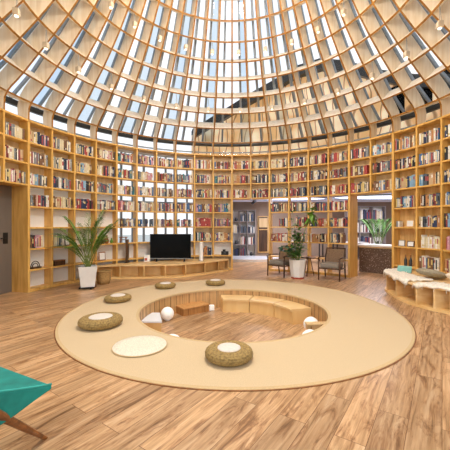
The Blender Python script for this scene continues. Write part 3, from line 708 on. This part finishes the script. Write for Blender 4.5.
spec = [(-60, 1.0, 70, .35), (80, 1.15, 70, .35), (-95, 1.3, 72, .3), (20, 1.0, 60, .4), (110, 1.25, 74, .3), (-35, 1.0, 60, .45), (-75, 1.35, 58, .38), (-50, 1.2, 66, .30), (-100, 1.15, 62, .42), (-20, 1.3, 74, .25), (35, 1.35, 74, .22), (70, 1.25, 64, .25), (95, 1.15, 68, .3), (120, .95, 60, .4), (160, 1.1, 66, .35),
        (-140, 1.05, 62, .4), (-165, .85, 55, .4), (10, 1.1, 80, .2), (55, 1.0, 72, .3), (-85, .95, 50, .45), (-120, .85, 66, .3), (140, .8, 70, .35)]
for i, (az, L, lf, dp) in enumerate(spec):
    m = MB(); frond((x+.04*sin(i), y+.04*cos(i), .42), R(az), L*1.22, R(lf+3), dp*.9, 20, .009, .30, m, i); m.build('frond', [M['leaf'] if i % 3 else M['leaf2'], M['stem']], t)
# basket beside it
t = thing('wicker_basket', 'tan wicker basket on the floor between the palm pot and the television bench', 'basket', (-2.80, 7.16, 0))
m = MB(); m.lathe([(.13, 0), (.15, .1), (.155, .27), (.16, .285), (.145, .285), (.14, .05), (0, .04)], (-2.80, 7.16, 0), 48, fn=lambda r, z, th, i: (r*(1+.02*sin(th*24)), z)); m.build('body', M['basket'], t, smooth=True)
m = MB(); m.tube([(-2.80+.155*cos(2*pi*i/40), 7.16+.155*sin(2*pi*i/40), .285) for i in range(41)], .012, 8, cap=False); m.build('rim', M['basket'], t, smooth=True)
def leafm(mb, p, d, l, w, mi=0):
    d = d.normalized(); s = d.cross(Vector((0, 0, 1)))
    if s.length < .1: s = Vector((1, 0, 0))
    s.normalize(); u = s.cross(d); pts = [p-s*w*.08, p+s*w*.08]
    A = p+d*l*.35; B = p+d*l*.7+u*(-l*.05); Cc = p+d*l+Vector((0, 0, -l*.2))
    mb.add([p, A+s*w*.5+u*w*.08, A, A-s*w*.5+u*w*.08, B+s*w*.38, B, B-s*w*.38, Cc], [(0, 2, 1), (0, 3, 2), (1, 2, 5, 4), (2, 3, 6, 5), (4, 5, 7), (5, 6, 7)], mi)
x, y = 1.84, 7.86
t = thing('potted_plant', 'leafy mixed plant in a white tapered pot between the two armchairs', 'plant', (x, y, 0))
m = MB(); m.lathe([(.155, .03), (.17, .06), (.215, .46), (.22, .48), (.195, .48), (.19, .42)], (x, y, 0), 8); m.build('pot', M['pot'], t)
m = MB(); m.lathe([(.155, 0), (.16, .03), (.155, .04)], (x, y, 0), 24); m.build('pot_foot', M['red'], t)
m = MB(); m.lathe([(0, .43), (.19, .43)], (x, y, 0), 8); m.build('soil', M['soil'], t)
rnd = random.Random(11)
def bushy(t, name, base, tops, nleaf, ll, lw, mt, dens=1):
    for q, tp in enumerate(tops):
        m = MB(); b = Vector(base)+Vector((rnd.uniform(-.06, .06), rnd.uniform(-.06, .06), 0)); tp = Vector(tp); mid = b.lerp(tp, .5)+Vector((rnd.uniform(-.04, .04), rnd.uniform(-.04, .04), .05))
        m.tube([b, mid, tp], [.009, .007, .004], 6, mi=1)
        for i in range(nleaf):
            u = .3+.7*i/nleaf; p = (b.lerp(mid, u*2) if u < .5 else mid.lerp(tp, u*2-1)); az = rnd.uniform(0, 2*pi)
            d = Vector((cos(az), sin(az), rnd.uniform(-.1, .8))); s = p+d.normalized()*.04; leafm(m, s, d, ll*rnd.uniform(.7, 1.2), lw*rnd.uniform(.8, 1.2))
        m.build(name, [mt, M['stem']], t)
bushy(t, 'leafy_stem', (x, y, .43), [(x-.12, y-.1, 1.02), (x-.24, y, .92), (x+.06, y-.15, .80), (x-.3, y-.15, .68), (x+.1, y+.1, .95), (x-.05, y+.1, 1.12), (x+.02, y-.05, .66), (x-.16, y-.18, .62)], 20, .17, .055, M['leaf'])
bushy(t, 'broad_leaf_stem', (x, y, .43), [(x-.45, y-.12, .86), (x-.36, y-.2, .725), (x-.5, y-.05, .74)], 9, .16, .13, M['leaf3'])
bushy(t, 'tall_stem', (x+.03, y, .43), [(x+.36, y-.05, 1.78), (x+.28, y+.02, 1.62)], 1, .2, .1, M['leaf2'])
m = MB()
for i in range(26):
    az = i*2.4; d = Vector((cos(az)*.9, sin(az)*.6, .25-.9*(i % 3 == 0))); leafm(m, Vector((x+.33, y-.03, 1.55+.22*(i % 6)/6)), d, .28, .10)
m.build('crown', M['leaf2'], t)
bushy(t, 'back_stem', (x, y+.05, .43), [(x-.12, y+.08, 1.72), (x+.05, y+.1, 1.4), (x-.2, y+.05, 1.3), (x+.14, y, 1.2)], 20, .22, .07, M['leaf'])

# ================================================================ ARMCHAIRS
def armchair(c, rz, label):
    t = thing('armchair', label, 'armchair', (c[0], c[1], 0), 'dark framed armchairs by the bookcase'); mx = Matrix.Translation((c[0], c[1], 0)) @ Matrix.Rotation(rz, 4, 'Z')
    def T(*p): return mx @ Vector(p)
    W, D = .50, .52            # local: front is -y
    for sx in (-1, 1):
        m = MB(); m.tube([T(sx*W/2, -D/2, 0), T(sx*W/2, -D/2+.01, .30), T(sx*W/2, -D/2+.0, .53)], [.016, .021, .018], 10); m.build('leg', M['darkwood'], t, smooth=True)
        m = MB(); m.tube([T(sx*W/2, D/2+.06, 0), T(sx*W/2, D/2, .30), T(sx*(W/2-.01), D/2+.06, .55), T(sx*(W/2-.02), D/2+.14, .76)], [.016, .021, .019, .014], 10); m.build('leg', M['darkwood'], t, smooth=True)
        m = MB(); m.tube([T(sx*W/2, -D/2-.04, .53), T(sx*(W/2+.015), -.12, .555), T(sx*(W/2+.01), .15, .545), T(sx*(W/2-.005), D/2+.08, .53)], [.018, .026, .024, .016], 10, sq=.6); m.build('armrest', M['darkwood'], t, smooth=True)
        m = MB(); m.tube([T(sx*W/2, -D/2, .29), T(sx*W/2, D/2, .26)], .017, 8); m.build('side_rail', M['darkwood'], t)
    m = MB(); m.tube([T(-W/2, -D/2, .29), T(W/2, -D/2, .29)], .018, 8); m.build('front_rail', M['darkwood'], t)
    m = MB(); m.tube([T(-W/2, D/2, .26), T(W/2, D/2, .26)], .017, 8); m.build('rear_rail', M['darkwood'], t)
    m = MB(); m.tube([T(-W/2+.02, D/2+.135, .745), T(0, D/2+.16, .755), T(W/2-.02, D/2+.135, .745)], .018, 8); m.build('top_rail', M['darkwood'], t)
    m = MB(); cc = T(0, -.01, .355); m.box(cc, (W-.05, D-.02, .12), rz, rx=-.04); m.build('seat_cushion', M['grey'], t, bevel=.03)
    m = MB(); m.hexa([T(-W/2+.03, D/2-.02, .40), T(W/2-.03, D/2-.02, .40), T(W/2-.03, D/2+.02, .40), T(-W/2+.03, D/2+.02, .40)], [T(-W/2+.035, D/2+.12, .725), T(W/2-.035, D/2+.12, .725), T(W/2-.035, D/2+.15, .725), T(-W/2+.035, D/2+.15, .725)]); m.build('back_panel', M['wickr'], t)
armchair((1.50, 8.30), R(-42), 'dark framed armchair with grey cushion left of the white plant pot')
armchair((2.66, 7.72), R(-34), 'dark framed armchair with woven back right of the white plant pot')
t = thing('side_table', 'small round dark side table between plant and right armchair', 'table', (2.22, 8.25, 0))
m = MB(); m.lathe([(0, .47), (.19, .47), (.20, .48), (.19, .495), (0, .495)], (2.22, 8.25, 0), 32); m.build('tabletop', M['darkwood'], t, smooth='auto')
for a in (0, 120, 240): m = MB(); m.tube([(2.22+.05*cos(R(a)), 8.25+.05*sin(R(a)), .47), (2.22+.15*cos(R(a)), 8.25+.15*sin(R(a)), 0)], .011); m.build('leg', M['darkwood'], t)
t = thing('red_book', 'red book lying on the small round side table', 'book', (2.28, 8.17, .495)); MB().box((2.28, 8.17, .499), (.17, .12, .006), .2).build('cover', M['red'], t); MB().box((2.28, 8.17, .512), (.165, .115, .02), .2).build('pages', M['page'], t); MB().box((2.28, 8.17, .525), (.17, .12, .006), .2).build('front_cover', M['red'], t)

# ================================================================ TEAL CHAIR
A = Vector((-1.007, 1.805, 0)); F = Vector((.454, .891, 0)); Lf = Vector((-.891, .454, 0))
t = thing('lounge_chair', 'teal upholstered lounge chair with splayed wooden legs at the lower left corner', 'chair', A-F*.35+Lf*.3)
def Q(tb_, s, z): return A-F*tb_+Lf*s+Vector((0, 0, z))
side = [(0, .395, .42), (.10, .375, .450), (.20, .350, .483), (.28, .335, .51), (.42, .32, .60), (.56, .34, .74), (.68, .45, .90), (.76, .62, .96)]
def wing(s0, s1, nm):
    m = MB(); vs = []; fs = []
    for (tb_, zb, zt) in side: vs += [Q(tb_, s0, zb), Q(tb_, s1, zb), Q(tb_, s1, zt), Q(tb_, s0, zt)]
    for i in range(len(side)-1):
        for j in range(4): fs.append((i*4+j, i*4+4+j, i*4+4+(j+1) % 4, i*4+(j+1) % 4))
    n = len(side); fs += [(0, 1, 2, 3), (4*n-1, 4*n-2, 4*n-3, 4*n-4)]; m.add(vs, fs); m.build(nm, M['teal'], t, smooth='auto', bevel=.008)
wing(0, .035, 'side_panel'); wing(.60, .635, 'side_panel')
def slab(sec_lo, sec_hi, nm, mt=M['teal'], s0=.036, s1=.599):
    m = MB(); vs = []; fs = []
    for (a, zb), (b, zt) in zip(sec_lo, sec_hi): vs += [Q(a, s0, zb), Q(a, s1, zb), Q(b, s1, zt), Q(b, s0, zt)]
    n = len(sec_lo)
    for i in range(n-1):
        for j in range(4): fs.append((i*4+j, i*4+4+j, i*4+4+(j+1) % 4, i*4+(j+1) % 4))
    fs += [(0, 1, 2, 3), (4*n-1, 4*n-2, 4*n-3, 4*n-4)]; m.add(vs, fs); m.build(nm, mt, t, smooth='auto', bevel=.008)
slab([(0, .39), (.2, .35), (.45, .32), (.56, .33)], [(0, .418), (.2, .445), (.45, .46), (.52, .50)], 'seat_cushion')
slab([(.54, .36), (.66, .55), (.80, 1.0)], [(.48, .47), (.56, .62), (.70, 1.03)], 'backrest')
m = MB(); m.tube([Q(a, .006, z+.002) for a, _, z in side], .006, 6); m.build('piping', M['tealed'], t, smooth=True)
foot = Vector((-1.14, 1.965, 0))
for s in (0, .42):
    f0 = foot+Lf*s; m = MB(); up = Q(.33, -.02, .45) if s == 0 else f0-F*.30+Vector((0, 0, .36)); m.tube([f0, f0.lerp(up, .45), up], [.016, .026, .032], 12, sq=.7); m.build('leg', M['walnut'], t, smooth='auto')
    f1 = foot-F*.86+Lf*s; m = MB(); m.tube([f1, f1+F*.15+Vector((0, 0, .18)), f1+F*.28+Vector((0, 0, .33))], [.016, .026, .03], 12, sq=.8); m.build('leg', M['walnut'], t, smooth='auto')
    m = MB(); m.tube([up+Vector((0, 0, -.08)), f1+F*.28+Vector((0, 0, .31))], .022, 8); m.build('stretcher', M['walnut'], t)

# ================================================================ PENDANT LAMPS
def make_lamp(th, r, z, ztop, rtop, label, group, lit):
    p = P(r, th, z); t = thing('spot_lamp', label, 'lamp', p, group)
    rz = R(-th)
    m = MB(); m.box(p+Vector((0, 0, .06)), (.08, .08, .095), rz); m.build('housing', M['lampb'], t, bevel=.005)
    m = MB(); m.lathe([(0, -.006), (.026, -.006), (.028, .009)], p, 20); m.build('lens', M['lamp'], t)
    m = MB(); m.tube([p+Vector((0, 0, .11)), P(rtop, th, ztop)], .004, 5); m.tube([p+Vector((.03, 0, .11)), P(rtop, th, ztop)], .003, 5); m.build('cord', M['cord'], t)
    return t
vis_l = [(i, TH(2*i+.5)) for i in range(-8, 9)]
for n_, (r, z, rt, zt, nm) in enumerate([(3.2, 4.37, 3.2, 4.74, 'lower'), (2.42, 5.47, 2.42, 5.77, 'upper')]):
    prev = None
    for i, th in vis_l:
        if n_ == 1 and abs(i) > 7: continue
        side_ = 'at the centre' if i == 0 else ('%s left of centre' % ORD[-i] if i < 0 else '%s right of centre' % ORD[i])
        make_lamp(th, r, z, zt, rt, 'small square spot lamp hanging from the %s dome ring, %s' % (nm, side_), 'spot lamps of the %s ring' % nm, True)

# ================================================================ BACK HALL
def hall_case(x, y, w, h, rows, cols, label, mt, seed, rz=0):
    t = thing('hall_bookcase', label, 'bookcase', (x, y, 0)); d = .28; mx = Matrix.Translation((x, y, 0)) @ Matrix.Rotation(rz, 4, 'Z')
    def bx(c, dd, nm, mm): MB().box(mx @ Vector(c), dd, rz).build(nm, mm, t)
    for i in range(cols+1): bx((-w/2+w*i/cols, 0, h/2), (.03, d, h), 'upright', mt)
    for j in range(rows+1): bx((0, 0, .02+(h-.04)*j/rows), (w, d-.01, .03), 'shelf', mt)
    bx((0, d/2-.005, h/2), (w, .01, h), 'back_panel', M['white'])
    rnd_ = random.Random(seed); m = MB(); mats = [BM[c] for c in ('slate', 'navy blue', 'white', 'dark red', 'cream', 'black')]
    for j in range(rows):
        for i in range(cols):
            kind = rnd_.random(); z0 = .036+(h-.04)*j/rows; xx = -w/2+w*i/cols+.03; lim = -w/2+w*(i+1)/cols-.03
            if kind < .3:
                q = MB(); c = mx @ Vector(((xx+lim)/2, -.02, z0)); q.lathe([(.04, 0), (.07, .05), (.05, .13), (.03, .16)], c, 14); o = q.build('vase', M['dark'], smooth=True); tag(o, 'small dark vase on shelf %s of the %s' % (ORD[j+1], label[:60].split(' ', 1)[1]), 'vase', 'dark vases in the hall bookcases'); continue
            while xx < lim-.05:
                ww = rnd_.uniform(.03, .06); hh = (h/rows)*rnd_.uniform(.5, .72)
                m.box(mx @ Vector((xx+ww/2, -.03, z0+hh/2)), (ww-.003, .16, hh), rz, mi=rnd_.randrange(6)); xx += ww
    tag(m.build('books', mats), 'distant books standing in the ' + label, 'books', kind='stuff')
hall_case(.80, 13.3, .98, 2.0, 4, 3, 'grey hall bookcase seen through the central doorway', M['shelfg'], 2)
hall_case(5.55, 12.3, 1.5, 2.1, 4, 3, 'pale grey hall bookcase behind the terrazzo counter', M['shelfg'], 5)
t = thing('wall_niche', 'wooden framed dark niche in the taupe wall seen through central doorway', 'niche', (1.66, 13.52, .1))
MB().box((1.66, 13.53, .94), (.46, .04, 1.60)).build('frame', M['oak_in'], t); MB().box((1.66, 13.50, .95), (.38, .03, 1.5)).build('recess', M['darkwood'], t); MB().box((1.66, 13.47, 1.15), (.38, .04, .03)).build('rail', M['oak_in'], t); MB().box((1.66, 13.47, 1.45), (.36, .02, .4)).build('panel', M['backp'], t)
m = MB(); vs = []; n = 30
t = thing('curved_platform', 'low glossy white curved platform on the hall floor beyond the central doorway', 'platform', (.9, 12.0, 0))
for (z0, z1, mm_, nm, g) in ((0, .07, M['white'], 'base', .03), (.07, .10, M['glow'], 'deck', 0)):
    m = MB(); ptsA = [(-.2+2.3*i/n, 11.95-.75*sin(pi*(i/n))**.7+g) for i in range(n+1)]
    poly = ptsA+[(2.1, 12.6), (-.2, 12.6)]; k = len(poly); m.add([(a, b, z0) for a, b in poly]+[(a, b, z1) for a, b in poly], [tuple(reversed(range(k))), tuple(range(k, 2*k))]+[(i, (i+1) % k, (i+1) % k+k, i+k) for i in range(k)]); m.build(nm, mm_, t)
for (cx_, cy_, rx_, ry_, lb) in [(2.3, 11.4, 1.5, .8, 'oval glowing cove light in the hall ceiling beyond the central doorway'), (5.6, 10.8, 1.9, .9, 'oval glowing cove light in the hall ceiling above the counter')]:
    t = thing('cove_light', lb, 'light', (cx_, cy_, 2.30)); m = MB(); 
    m.tube([(cx_+rx_*cos(2*pi*i/48), cy_+ry_*sin(2*pi*i/48), 2.32) for i in range(49)], .035, 6, cap=False); m.build('rim', M['mull'], t)
    m = MB(); m.add([(cx_+rx_*.97*cos(2*pi*i/48), cy_+ry_*.97*sin(2*pi*i/48), 2.335) for i in range(48)], [tuple(range(48))]); m.build('diffuser', M['cove'], t)
t = thing('ceiling_spotlight', 'black spotlight under the hall ceiling beyond the central doorway', 'lamp', (1.05, 11.9, 2.2)); m = MB(); m.tube([(1.05, 11.9, 2.18), (1.15, 11.75, 2.27)], .06, 16); m.build('can', M['black'], t); m = MB(); m.tube([(1.1, 11.83, 2.24), (1.1, 11.83, 2.36)], .012); m.build('stem', M['black'], t)
# counter
t = thing('reception_counter', 'curved dark terrazzo counter with a white top beyond the right doorway', 'counter', P(5.75, 50, 0))
m = MB(); m.arc(5.45, 5.95, 44, 62, 0, .70, 12); m.build('body', M['terrazzo'], t); m = MB(); m.arc(5.40, 6.0, 43.5, 62.5, .74, .79, 12); m.build('top', M['white'], t); m = MB(); m.arc(5.44, 5.96, 44, 62, .70, .74, 12); m.build('trim_band', M['backp'], t)
x, y = 5.0, 10.1
t = thing('potted_palm', 'dark green palm behind the terrazzo counter at the right doorway', 'plant', (x, y, 0)); square_pot(t, x, y, 0, .3, .42, .5, 0)
for i in range(11): m = MB(); frond((x, y, .48), R(i*33), 1.6, R(74), .3, 16, .016, .32, m, 50+i); m.build('frond', [M['leaf'], M['stem']], t)
t = thing('narrow_cabinet', 'tan narrow cabinet standing right of the counter behind bookcase edge', 'cabinet', (5.75, 7.55, 0))
MB().box((5.75, 7.55, .62), (.34, .34, 1.24), R(-55)).build('body', M['hallwall'], t); MB().box((5.75, 7.55, 1.25), (.36, .36, .03), R(-55)).build('top', M['backp'], t)
# armchair style desk seen through open shelves
for i, (dx, dy, lb) in enumerate([(3.0, 11.3, 'long white hall table seen through the open bookcase left part'), (4.3, 10.7, 'white hall table seen through the open bookcase nearer the right doorway')]):
    t = thing('hall_table', lb, 'table', (dx, dy, 0)); MB().box((dx, dy, .74), (1.1, .5, .04)).build('tabletop', M['white'], t)
    for sx in (-.5, .5):
        for sy in (-.2, .2): MB().box((dx+sx, dy+sy, .36), (.04, .04, .72)).build('leg', M['dark'], t)

# ================================================================ LIGHT, WORLD, CAMERA
w = bpy.data.worlds.new('World'); bpy.context.scene.world = w; w.use_nodes = True; nt = w.node_tree; bg = nt.nodes['Background']
tc = N(nt, 'ShaderNodeTexCoord'); sx = N(nt, 'ShaderNodeSeparateXYZ'); nt.links.new(tc.outputs['Generated'], sx.inputs[0])
nz = N(nt, 'ShaderNodeTexNoise', Scale=2.2, Detail=3.0); nt.links.new(tc.outputs['Generated'], nz.inputs['Vector'])
c1 = ramp(nt, sx.outputs['Z'], [(.0, (.95, .97, 1)), (.9, (.62, .80, 1))]); cl_ = ramp(nt, nz.outputs[0], [(.42, (0, 0, 0)), (.58, (1, 1, 1))])
mx = N(nt, 'ShaderNodeMix', data_type='RGBA'); nt.links.new(cl_, mx.inputs[0]); nt.links.new(c1, mx.inputs[6]); mx.inputs[7].default_value = (1, 1, 1, 1)
nt.links.new(mx.outputs[2], bg.inputs[0]); bg.inputs[1].default_value = 1.2
def area(loc, rot, size, power, col=(1, 1, 1), sy=None):
    l = bpy.data.lights.new('fill_area_light', 'AREA'); l.energy = power; l.size = size; l.color = col
    if sy: l.shape = 'RECTANGLE'; l.size_y = sy
    o = bpy.data.objects.new('fill_area_light', l); C.objects.link(o); o.location = loc; o.rotation_euler = rot; return o
area((CX, CY-.5, 7.6), (0, 0, 0), 1.6, 190, (1, .94, .84))  # unseen fill at the dome top, added to brighten the room
area((0, -1.6, 3.2), (R(62), 0, 0), 3.0, 60, (1, .95, .88), 2.0)  # added fill behind the camera, no fixture there
pl_ = bpy.data.lights.new('dome_fill_light', 'POINT'); pl_.energy = 430; pl_.shadow_soft_size = .5; pl_.color = (1, .95, .88); po = bpy.data.objects.new('dome_fill_light', pl_); C.objects.link(po); po.location = (CX, CY-1.2, 5.0)  # unseen point light added to brighten the ribs
area((2.2, 11.6, 2.25), (0, 0, 0), 1.2, 70, (.93, .92, 1)); area((5.0, 9.9, 2.25), (0, 0, 0), 1.2, 70, (.93, .92, 1))  # fills added under the hall ceiling to brighten the dim hall
cam = bpy.data.cameras.new('Camera'); co = bpy.data.objects.new('Camera', cam); C.objects.link(co); co.location = (0, 0, 1.35); co.rotation_euler = (R(90), 0, 0)
cam.sensor_width = 36; cam.lens = 36*310/450; cam.clip_start = .05; bpy.context.scene.camera = co
sc = bpy.context.scene; sc.view_settings.view_transform = 'Standard'; sc.view_settings.look = 'None'; sc.view_settings.exposure = 0
